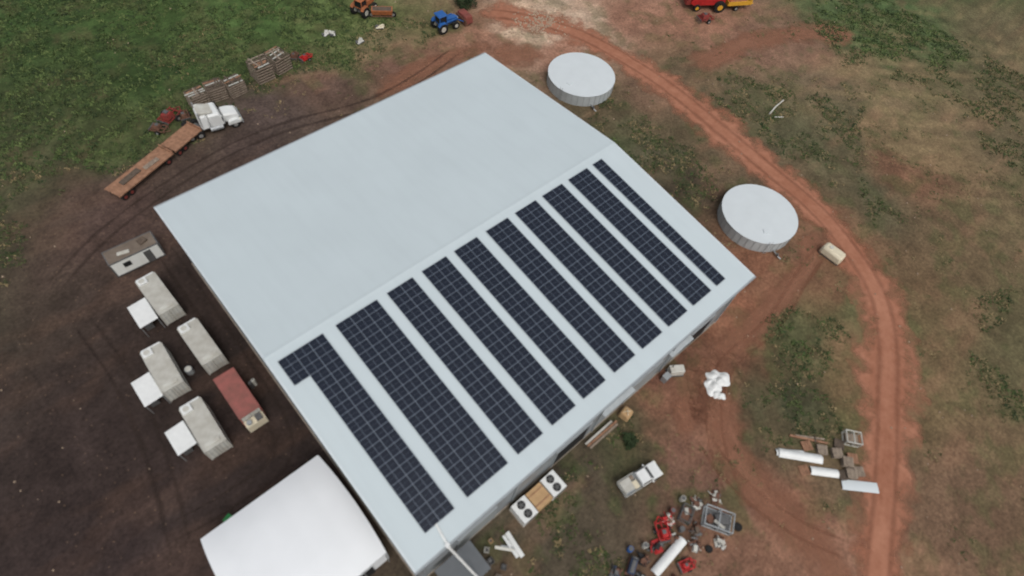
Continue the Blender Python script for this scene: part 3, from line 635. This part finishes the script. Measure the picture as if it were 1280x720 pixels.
# ---------------------------------------------------------------- tractors
def tractor(loc,rz,col,lab,s=1):
    t=thing('tractor',lab,'tractor',loc,rz)
    part(t,'bonnet',B().prism([(.1,.9),(2.1,.9),(2.2,1.2),(2.0,1.6),(.1,1.75)],-.42,.42,col),bevel=.08)
    part(t,'chassis',B().box((.4,0,.8),(3.2,.5,.4),'steeld'))
    part(t,'cab_glass',B().box((-.65,0,1.95),(1.3,1.35,1.1),'glass',top=(.85,.85)))
    b=B()
    for x in (-1.28,0):
        for y in (-.68,.68): b.cyl((x,y,1.4),(x*.9-.04,y*.88,2.5),.06,col,8)
    b.box((-.64,0,1.4),(1.4,1.45,.1),col);part(t,'cab_frame',b)
    part(t,'cab_roof',B().box((-.68,0,2.6),(1.6,1.6,.18),col,top=(.85,.85)),bevel=.06)
    for sy in (-1,1):
        part(t,'mudguard',B().prism([(-1.7,1.3),(-1.4,1.72),(-.5,1.72),(-.2,1.3)],sy*.95-.25,sy*.95+.25,col),bevel=.04)
        wheel(t,-.95,sy*1.0,.82,.48,'whited');wheel(t,1.5,sy*.85,.55,.34,'whited')
        part(t,'headlight',B().box((2.17,sy*.25,1.3),(.06,.2,.14),'lamp'))
    part(t,'exhaust_stack',B().cyl((.6,.3,1.7),(.6,.3,2.5),.05,'black'))
    return t
t=tractor((57.9,46.9,0),-4,'blue','blue tractor with front loader parked on dirt');t.scale=(1.2,1.2,1.2)
part(t,'loader_arm',B().pipe([(-.1,.7,1.4),(1.6,.7,1.5),(3.0,.7,.6)],.09,'blue'));part(t,'loader_arm',B().pipe([(-.1,-.7,1.4),(1.6,-.7,1.5),(3.0,-.7,.6)],.09,'blue'))
part(t,'bucket',B().prism([(2.9,.1),(3.9,.08),(3.3,.35),(3.1,1.0),(2.95,1.0)],-1.3,1.3,'rust'))
part(t,'bale_load',B().box((3.7,0,.8),(1.5,2.5,1.2),'rustside',top=(.8,.9)).box((4.5,.3,.3),(.8,1.4,.5),'woodd',top=(.7,.8)),bevel=.12)
# ---------------------------------------------------------------- top edge machinery
t=thing('combine_harvester','large red harvester parked on brown dirt','harvester',(106.0,23.6,0),-33);t.scale=(1.2,1.25,1.15)
part(t,'body',B().prism([(-3.6,1.2),(-3.2,2.8),(-2.4,3.1),(2.0,3.0),(2.4,1.6),(1.6,1.0),(-3.0,.9)],-1.4,1.4,'red'),bevel=.12)
part(t,'grain_tank',B().box((-.4,0,3.3),(2.6,2.6,.7),'red',top=(1.2,1.1)).box((-.4,0,3.66),(2.7,2.4,.03),'dark'))
part(t,'engine_deck',B().box((-2.5,0,3.2),(1.3,2.0,.5),'steeld'),bevel=.06)
part(t,'cab',B().box((2.5,0,2.9),(1.4,1.8,1.6),'glass',top=(.9,.95)))
part(t,'cab_roof',B().box((2.5,0,3.8),(1.8,2.1,.2),'red'),bevel=.05)
part(t,'unloading_auger',B().pipe([(.6,1.5,3.4),(-3.4,1.9,3.6)],.18,'red'))
part(t,'straw_chopper',B().box((-3.9,0,1.4),(.9,2.2,1.0),'reddull',top=(.6,1)),bevel=.05)
for sy in (-1,1): wheel(t,1.4,sy*1.7,.95,.6,'yellow');wheel(t,-2.4,sy*1.4,.6,.45,'yellow')
part(t,'front_elevator',B().box((3.7,0,1.3),(1.6,1.4,.8),'red',ry=math.radians(25)))
t=thing('tipper_trailer','yellow trailer parked beside the red harvester','trailer',(110.6,19.8,0),-28)
part(t,'trailer_bin',B().box((0,0,1.2),(5.2,2.2,.15),'yellow').box((0,1.1,1.6),(5.2,.08,.8),'yellow').box((0,-1.1,1.6),(5.2,.08,.8),'yellow').box((-2.6,0,1.6),(.08,2.2,.8),'yellow').box((2.6,0,1.6),(.08,2.2,.8),'yellow'))
part(t,'load',B().box((0,0,1.5),(4.6,1.9,.5),'orange',top=(.8,.7)),bevel=.1)
part(t,'drawbar',B().pipe([(2.6,.6,1),(3.8,0,.7),(2.6,-.6,1)],.07,'yellow'))
for sy in (-1,1): wheel(t,-.5,sy*1.0,.5,.35)
red_machine((101.6,20.6,0),-20,1.0,'dull red farm implement beside the harvester','reddull')
t=tractor((48.7,58.9,0),20,'orange','orange farm tractor standing on green grass');t.scale=(1.2,1.2,1.2)
t=thing('seed_drill','brown and orange farm implement on green grass','farm machine',(50.6,55.9,0),-35);t.scale=(1.2,1.2,1.1)
part(t,'hopper',B().box((0,0,1.1),(3.0,1.0,.8),'orange',top=(1.05,1.3)).box((0,0,1.51),(2.8,1.0,.03),'woodd'),bevel=.03)
part(t,'frame',B().box((0,.9,.6),(3.2,.12,.12),'rust').box((0,-.7,.6),(3.2,.12,.12),'rust').box((0,1.5,.5),(.15,1.6,.12),'rust'))
for sy in (-1,1): wheel(t,sy*1.6,0,.5,.2)
for (x,y,a,c) in ((39.6,57.0,20,'whited'),(40.6,56.5,70,'whited'),(48.3,53.4,-30,'cream'),(43.2,51.9,10,'controof')):
    solo('scrap_sheet','pale bent scrap sheet lying on the grass','scrap metal',B().box((0,0,.2),(1.4,.7,.05),c,rx=.2).box((.4,.4,.18),(.8,.5,.35),c,rz=.5).box((-.5,.3,.2),(.6,.4,.3),'steeld',rz=.9).cyl((-.7,-.3,.1),(.6,-.5,.3),.06,'steeld'),(x,y,0),a,group='pale scrap on the grass')
def bush(loc,R_,lab):
    t=thing('bush',lab,'bush',loc)
    part(t,'trunk',B().cyl((0,0,0),(.1,0,R_*.7),.12,'woodd',8,r2=.06).cyl((0,0,.2),(.6*R_*.5,.3*R_*.5,R_*.7),.06,'woodd',6).cyl((0,0,.2),(-.5*R_*.5,-.3*R_*.5,R_*.7),.06,'woodd',6))
    vs=[];fs=[];mi=[]
    cl_=[(random.gauss(0,R_*.45),random.gauss(0,R_*.45),R_*random.uniform(.3,1.0)) for _ in range(26)]
    for cx,cy,cz in cl_:
        k=random.choice([0,0,1])
        for _ in range(60):
            p=Vector((random.gauss(cx,R_*.17),random.gauss(cy,R_*.17),max(.05,random.gauss(cz,R_*.14))));s=random.uniform(.08,.18)
            q=Matrix.Rotation(random.uniform(0,6.28),3,'Z')@Matrix.Rotation(random.uniform(-.9,.9),3,'X');o=len(vs)
            for c_ in ((-s,-s*.5,0),(s,-s*.5,0),(s*.6,s*.6,0),(-s*.6,s*.6,0)): vs.append(tuple(p+q@Vector(c_)))
            fs.append((o,o+1,o+2,o+3));mi.append(k)
    me=bpy.data.meshes.new('crown');me.from_pydata(vs,[],fs);me.materials.append(M['leafb']);me.materials.append(M['leafd']);me.polygons.foreach_set('material_index',mi)
    o=bpy.data.objects.new('crown',me);COL.objects.link(o);o.parent=t
bush((65.4,50.2,0),2.0,'dark green leafy bush beside the blue tractor')
bush((27.5,-27.6,0),.8,'low green bush growing beside warehouse wall')
# ---------------------------------------------------------------- objects along the wall and right side
t=thing('generator','small white generator set beside warehouse wall','generator',(38.6,-25.2,0),-35)
part(t,'housing',B().box((0,0,.85),(1.8,1.0,1.1),'whited'),bevel=.05);part(t,'skid',B().box((0,0,.18),(2.1,1.1,.2),'steeld'))
part(t,'radiator_grille',B().box((.92,0,.9),(.04,.8,.8),'black'));part(t,'exhaust_stack',B().cyl((-.6,.2,1.4),(-.6,.2,1.9),.06,'steeld'))
solo('steel_cabinet','grey steel cabinet beside the white generator','cabinet',B().box((0,0,.6),(.9,.7,1.2),'steel').box((0,-.36,.6),(.8,.03,1.0),'steeld').box((0,0,1.22),(1.0,.8,.06),'steel'),(36.9,-25.0,0),bevel=.02)
t=thing('bulk_bag','tan bulk bag standing by the warehouse wall','bulk bag',(29.6,-25.0,0),10)
part(t,'bag_body',B().box((0,0,.6),(1.5,1.4,1.2),'tan',top=(.8,.8)),bevel=.2,smooth=True)
part(t,'lifting_loop',B().pipe([(-.4,-.4,1.1),(0,0,1.5),(.4,.4,1.1)],.04,'cream'));part(t,'lifting_loop',B().pipe([(-.4,.4,1.1),(0,0,1.45),(.4,-.4,1.1)],.04,'cream'))
b=B()
for k in range(3): b.box((random.uniform(-.2,.2),-.4+k*.34,.35),(4.8+random.uniform(-.4,.2),.24,.1),('wood','woodb','controof')[k],rz=random.uniform(-.02,.02))
for x in (-2.0,0,2.0): b.box((x,0,.15),(.15,1.1,.32),'woodd')
solo('timber_stack','long weathered timber boards stacked by the wall','timber stack',b,(25.6,-24.8,0),0)
t=thing('fibreglass_pod','cream rounded fibreglass tank on red soil','tank',(71.4,-27.7,0),92)
part(t,'shell',B().box((0,0,.85),(3.4,1.9,1.4),'cream',top=(.92,.88)),bevel=.35,smooth=True)
part(t,'base_frame',B().box((0,0,.12),(3.2,1.6,.2),'steeld'));part(t,'lid',B().cyl((.6,0,1.53),(.6,0,1.63),.3,'whited',18))
solo('steel_pipe','long grey pipe lying in dry scrub','pipe',B().pipe([(-2.6,0,.12),(0,.1,.15),(2.6,-.1,.12)],.13,'whited'),(92.3,-3.3,0),8,group='grey pipes in scrub')
solo('steel_pipe','short grey pipe lying in dry scrub','pipe',B().pipe([(-.8,0,.1),(.8,.1,.12)],.09,'controof'),(90.4,-5.2,0),-40,group='grey pipes in scrub')
def tarp(loc,R_,seed,lab,name='crumpled_tarp',cat='tarp'):
    rs=random.Random(seed);n_=26;vs=[];fs=[]
    ph=[rs.uniform(0,6.28) for _ in range(6)]
    for i in range(n_):
        for j in range(n_):
            u_,v_=i/(n_-1)*2-1,j/(n_-1)*2-1
            a=math.atan2(v_,u_);rad=R_*(1+.22*math.sin(2*a+ph[0])+.16*math.sin(3*a+ph[1])+.1*math.sin(7*a+ph[2]))
            d=max(abs(u_),abs(v_));k=math.hypot(u_,v_) or 1
            x,y=u_/k*d*rad,v_/k*d*rad
            z=.05+(1-d**2)*.45*(.5+abs(math.sin(3*x+ph[3])*math.cos(2.4*y+ph[4])))+rs.uniform(0,.1)*(1-d)
            vs.append((x,y,z))
    for i in range(n_-1):
        for j in range(n_-1):
            a=i*n_+j;fs.append((a,a+n_,a+n_+1,a+1))
    return solo(name,lab,cat,B().add(vs,fs,'white'),loc,smooth=True)
tarp((41.9,-29.4,0),1.6,3,'crumpled white tarp heaped on red soil')
tarp((40.7,-30.7,0),.7,5,'small crumpled white sheet on red soil')
def sheet_roll(loc,rz,Ln,wd,lab,curve=.12,c='white'):
    n_=9;vs=[];fs=[]
    for i in (0,1):
        for j in range(n_):
            t_=j/(n_-1)*2-1;vs.append(((i-.5)*Ln,t_*wd/2,.12+curve*(1-t_*t_)))
    for j in range(n_-1): fs.append((j,n_+j,n_+j+1,j+1))
    vs2=[(x,y,z-.06) for x,y,z in vs]
    b=B().add(vs,fs,c).add(vs2,[tuple(reversed(f_)) for f_ in fs],c).box((-Ln*.35,0,.04),(.1,wd*.9,.08),'wood').box((Ln*.35,0,.04),(.1,wd*.9,.08),'wood')
    return solo('metal_sheet',lab,'metal sheet',b,loc,rz,group='white metal sheets on red soil')
a_=-49
sheet_roll((42.2,-41.9,.1),a_,5.2,1.1,'long white curved metal sheet on red soil',.3)
sheet_roll((41.6,-40.9,0),a_+6,3.4,.8,'white metal sheet beside a longer one',.2)
sheet_roll((42.9,-44.9,0),a_+2,3.3,1.0,'short white metal sheet on red soil',.25)
sheet_roll((44.8,-48.6,0),a_+3,4.3,1.2,'pale grey flat metal sheet on red soil',.06,'tankroof')
def frame_b(lx,ly,h,m_,r=.05):
    b=B()
    for z in (.06,h):
        b.pipe([(-lx/2,-ly/2,z),(lx/2,-ly/2,z),(lx/2,ly/2,z),(-lx/2,ly/2,z),(-lx/2,-ly/2,z)],r,m_,6)
    for x in (-lx/2,0,lx/2):
        for y in (-ly/2,ly/2): b.cyl((x,y,.06),(x,y,h),r,m_,6)
    b.cyl((0,-ly/2,h),(0,ly/2,h),r,m_,6)
    return b
solo('steel_stillage','pale square steel stillage standing on red soil','stillage',frame_b(1.8,1.5,1.0,'controof',.08).box((0,0,.3),(1.5,1.2,.4),'wood'),(48.9,-44.8,0),-52)
def pallet(loc,rz,lab,c='wood',k=3):
    b=B()
    for q in range(k):
        z=q*.15
        for i in range(6): b.box((0,-.5+i*.2,z+.13),(1.2,.14,.03),c)
        for x in (-.5,0,.5): b.box((x,0,z+.06),(.1,1.1,.12),c)
    return solo('timber_pallet',lab,'pallet',b,loc,rz,group='timber pallets on red soil')
pl='weathered timber pallets stacked by white sheets'
for x,y,a,c,k in ((44.9,-43.2,-50,'wood',3),(45.9,-44.6,-42,'wood',4),(45.9,-46.0,-52,'wood',5),(45.1,-47.1,-45,'wood',4),(46.9,-46.2,-48,'woodb',3),(46.2,-47.6,-40,'wood',2),(43.9,-41.7,-30,'woodb',2),(41.2,-43.2,-30,'woodb',1),(47.2,-44.2,-60,'woodd',2),(44.3,-46.6,-30,'woodd',2)):
    pallet((x,y,0),a,pl,c,k)
solo('timber_beam','long brown timber beams beside white sheets','timber beam',B().box((0,0,.12),(4.6,.24,.2),'woodb').box((.2,.3,.1),(3.6,.2,.16),'wood',rz=.08).box((.8,.15,.2),(.2,.7,.1),'woodd'),(44.8,-41.4,0),-52)
solo('metal_sheet','bent white metal sheet beside the warehouse','metal sheet',B().box((0,0,.25),(2.9,.5,.05),'white',rx=.5).box((-.1,-.45,.12),(2.6,.4,.05),'white',rx=-.3),(9.9,-27.3,0),-96)
solo('metal_sheet','bent white metal sheet beside the warehouse','metal sheet',B().box((0,0,.15),(2.0,.3,.05),'whited',rx=.3).box((.3,.25,.12),(1.4,.14,.1),'steel'),(8.8,-26.9,0),-50)
for (x,y,c,s) in ((7.3,-25.8,'controof',.5),(6.9,-26.9,'steeld',.6),(8.2,-25.4,'tan',.4),(7.6,-28.2,'steeld',.5),(6.5,-28.6,'wood',.6)):
    solo('scrap_bin','small open scrap bin beside warehouse wall','bin',B().box((0,0,s*.05),(s,s,s*.1),c).box((s/2,0,s*.4),(.04,s,s*.8),c).box((-s/2,0,s*.4),(.04,s,s*.8),c).box((0,s/2,s*.4),(s,.04,s*.8),c).box((0,-s/2,s*.4),(s,.04,s*.8),c).box((.05,0,s*.35),(s*.6,s*.5,s*.3),'steeld',rz=.5),(x,y,0),random.uniform(0,90),group='small scrap bins near the wall')
# ---------------------------------------------------------------- scrap yard
sheet_roll((21.6,-38.8,.3),2,5.0,1.0,'long white metal sheet on the scrap heap',.25)
red_machine((23.0,-36.7,0),60,.72,'red broken farm implement on the scrap heap')
red_machine((22.4,-40.6,0),-20,.55,'small red broken implement on scrap heap')
solo('steel_stillage','large grey steel cage stillage in scrap heap','stillage',frame_b(3.1,2.1,1.1,'steel',.08).box((.5,.2,.35),(1.6,1.0,.5),'steeld',rz=.3).box((-.8,-.2,.3),(.8,.9,.4),'rust',rz=.8).box((0,0,.1),(2.9,1.9,.06),'steeld').box((.2,-.5,.65),(1.3,.3,.2),'controof',rz=-.4),(28.6,-39.9,0),-60)
solo('steel_stillage','grey steel cage stillage in scrap heap','stillage',frame_b(1.8,1.2,.8,'steeld',.06).box((0,0,.3),(1.4,.9,.4),'rust').box((.2,.1,.6),(.7,.4,.2),'controof',rz=.5),(26.4,-37.2,0),20)
t=thing('engine_block','old blue and black engine on the scrap heap','engine',(17.8,-36.9,0),25)
part(t,'block',B().box((0,0,.55),(1.5,.7,.7),'bluedull').box((0,0,.95),(1.3,.4,.2),'steeld'),bevel=.04)
part(t,'flywheel',B().cyl((.78,0,.55),(.95,0,.55),.42,'steeld',18));part(t,'stand',B().box((0,0,.12),(1.8,1.0,.16),'rust'))
def drum(loc,c,lab): return solo('steel_drum',lab,'drum',B().cyl((0,0,0),(0,0,.88),.29,c,18).cyl((0,0,.3),(0,0,.34),.31,c,18).cyl((0,0,.58),(0,0,.62),.31,c,18).cyl((0,0,.88),(0,0,.885),.25,'steeld',18),loc,bevel=.01,group='steel drums in the scrap heap')
for x,y,c,nm in ((18.9,-35.6,'blue','blue'),(20.4,-36.4,'controof','white'),(25.4,-36.0,'reddull','red'),(24.7,-37.9,'steeld','grey'),(27.3,-35.9,'controof','white')):
    drum((x,y,0),c,nm+' steel drum standing in the scrap heap')
rs=random.Random(5)
def scrap(loc,rz,k,lab,s=1):
    b=B();c=k
    b.box((0,0,.14),(1.4*s,1.0*s,.18),rs.choice(c),rz=rs.uniform(0,3)).box((rs.uniform(-.3,.3),rs.uniform(-.3,.3),.4),(.8*s,.6*s,.45),rs.choice(c),rz=rs.uniform(0,3),top=(.8,.7))
    for q in range(7):
        b.box((rs.uniform(-.7,.7)*s,rs.uniform(-.6,.6)*s,rs.uniform(.15,.5)),(rs.uniform(.4,1.1)*s,rs.uniform(.12,.35),rs.uniform(.05,.2)),rs.choice(c),rz=rs.uniform(0,3),rx=rs.uniform(-.3,.3))
    b.cyl((.3,-.3,.4),(.5,-.3,.55),.25*s,rs.choice(c),14)
    for q in range(5):
        a=rs.uniform(0,3.1);Ln=rs.uniform(.6,1.2)*s;b.cyl((-Ln*math.cos(a),-Ln*math.sin(a),.1),(Ln*math.cos(a),Ln*math.sin(a),rs.uniform(.2,.6)),.04,rs.choice(c),6)
    return solo('scrap_pile',lab,'scrap metal',b,loc,rz,bevel=.015,group='scrap piles on the dirt')
for (x,y,k,lab) in ((16.0,-36.2,['steeld','bluedull','black','rust'],'dark mixed scrap metal heaped on dirt'),(17.6,-38.6,['whited','steeld','black'],'white and grey scrap heaped on dirt'),(19.3,-37.3,['steeld','black','rust'],'rusty grey scrap metal heaped on dirt'),(14.9,-37.6,['black','steeld','rust'],'dark mixed scrap metal heaped on dirt'),(24.6,-39.9,['steeld','rust','whited'],'rusty scrap metal heaped on dirt'),(27.0,-41.6,['steeld','controof','rust'],'pale grey scrap metal heaped on dirt'),(20.2,-40.9,['reddull','steeld','rust'],'red scrap metal heaped on dirt'),(30.4,-38.2,['steeld','rust','controof'],'grey scrap metal heaped on dirt'),(26.0,-39.1,['woodd','steeld','rust'],'pale scrap and timber heaped on dirt'),(21.4,-37.3,['red','steeld','black'],'red and black scrap metal heaped on dirt'),(24.4,-36.3,['red','whited','rust'],'red and white scrap heaped on dirt'),(28.2,-37.2,['steeld','whited','rust'],'grey and white scrap heaped on dirt'),(18.6,-39.9,['black','bluedull','rust'],'dark mixed scrap metal heaped on dirt'),(23.2,-38.0,['rust','steeld','controof'],'rusty scrap metal heaped on dirt')):
    scrap((x,y,0),rs.uniform(0,90),k,lab,rs.uniform(.75,1.05))
for (x,y,r_) in ((16.7,-37.5,.42),(25.6,-41.2,.4),(29.9,-41.9,.45)):
    solo('old_tyre','old black tyre lying in the scrap','tyre',B().cyl((0,0,0),(0,0,.25),r_,'tyre',20).cyl((0,0,.25),(0,0,.262),r_*.5,'dark',16),(x,y,.01),bevel=.05,group='old tyres in the scrap')
print('done')
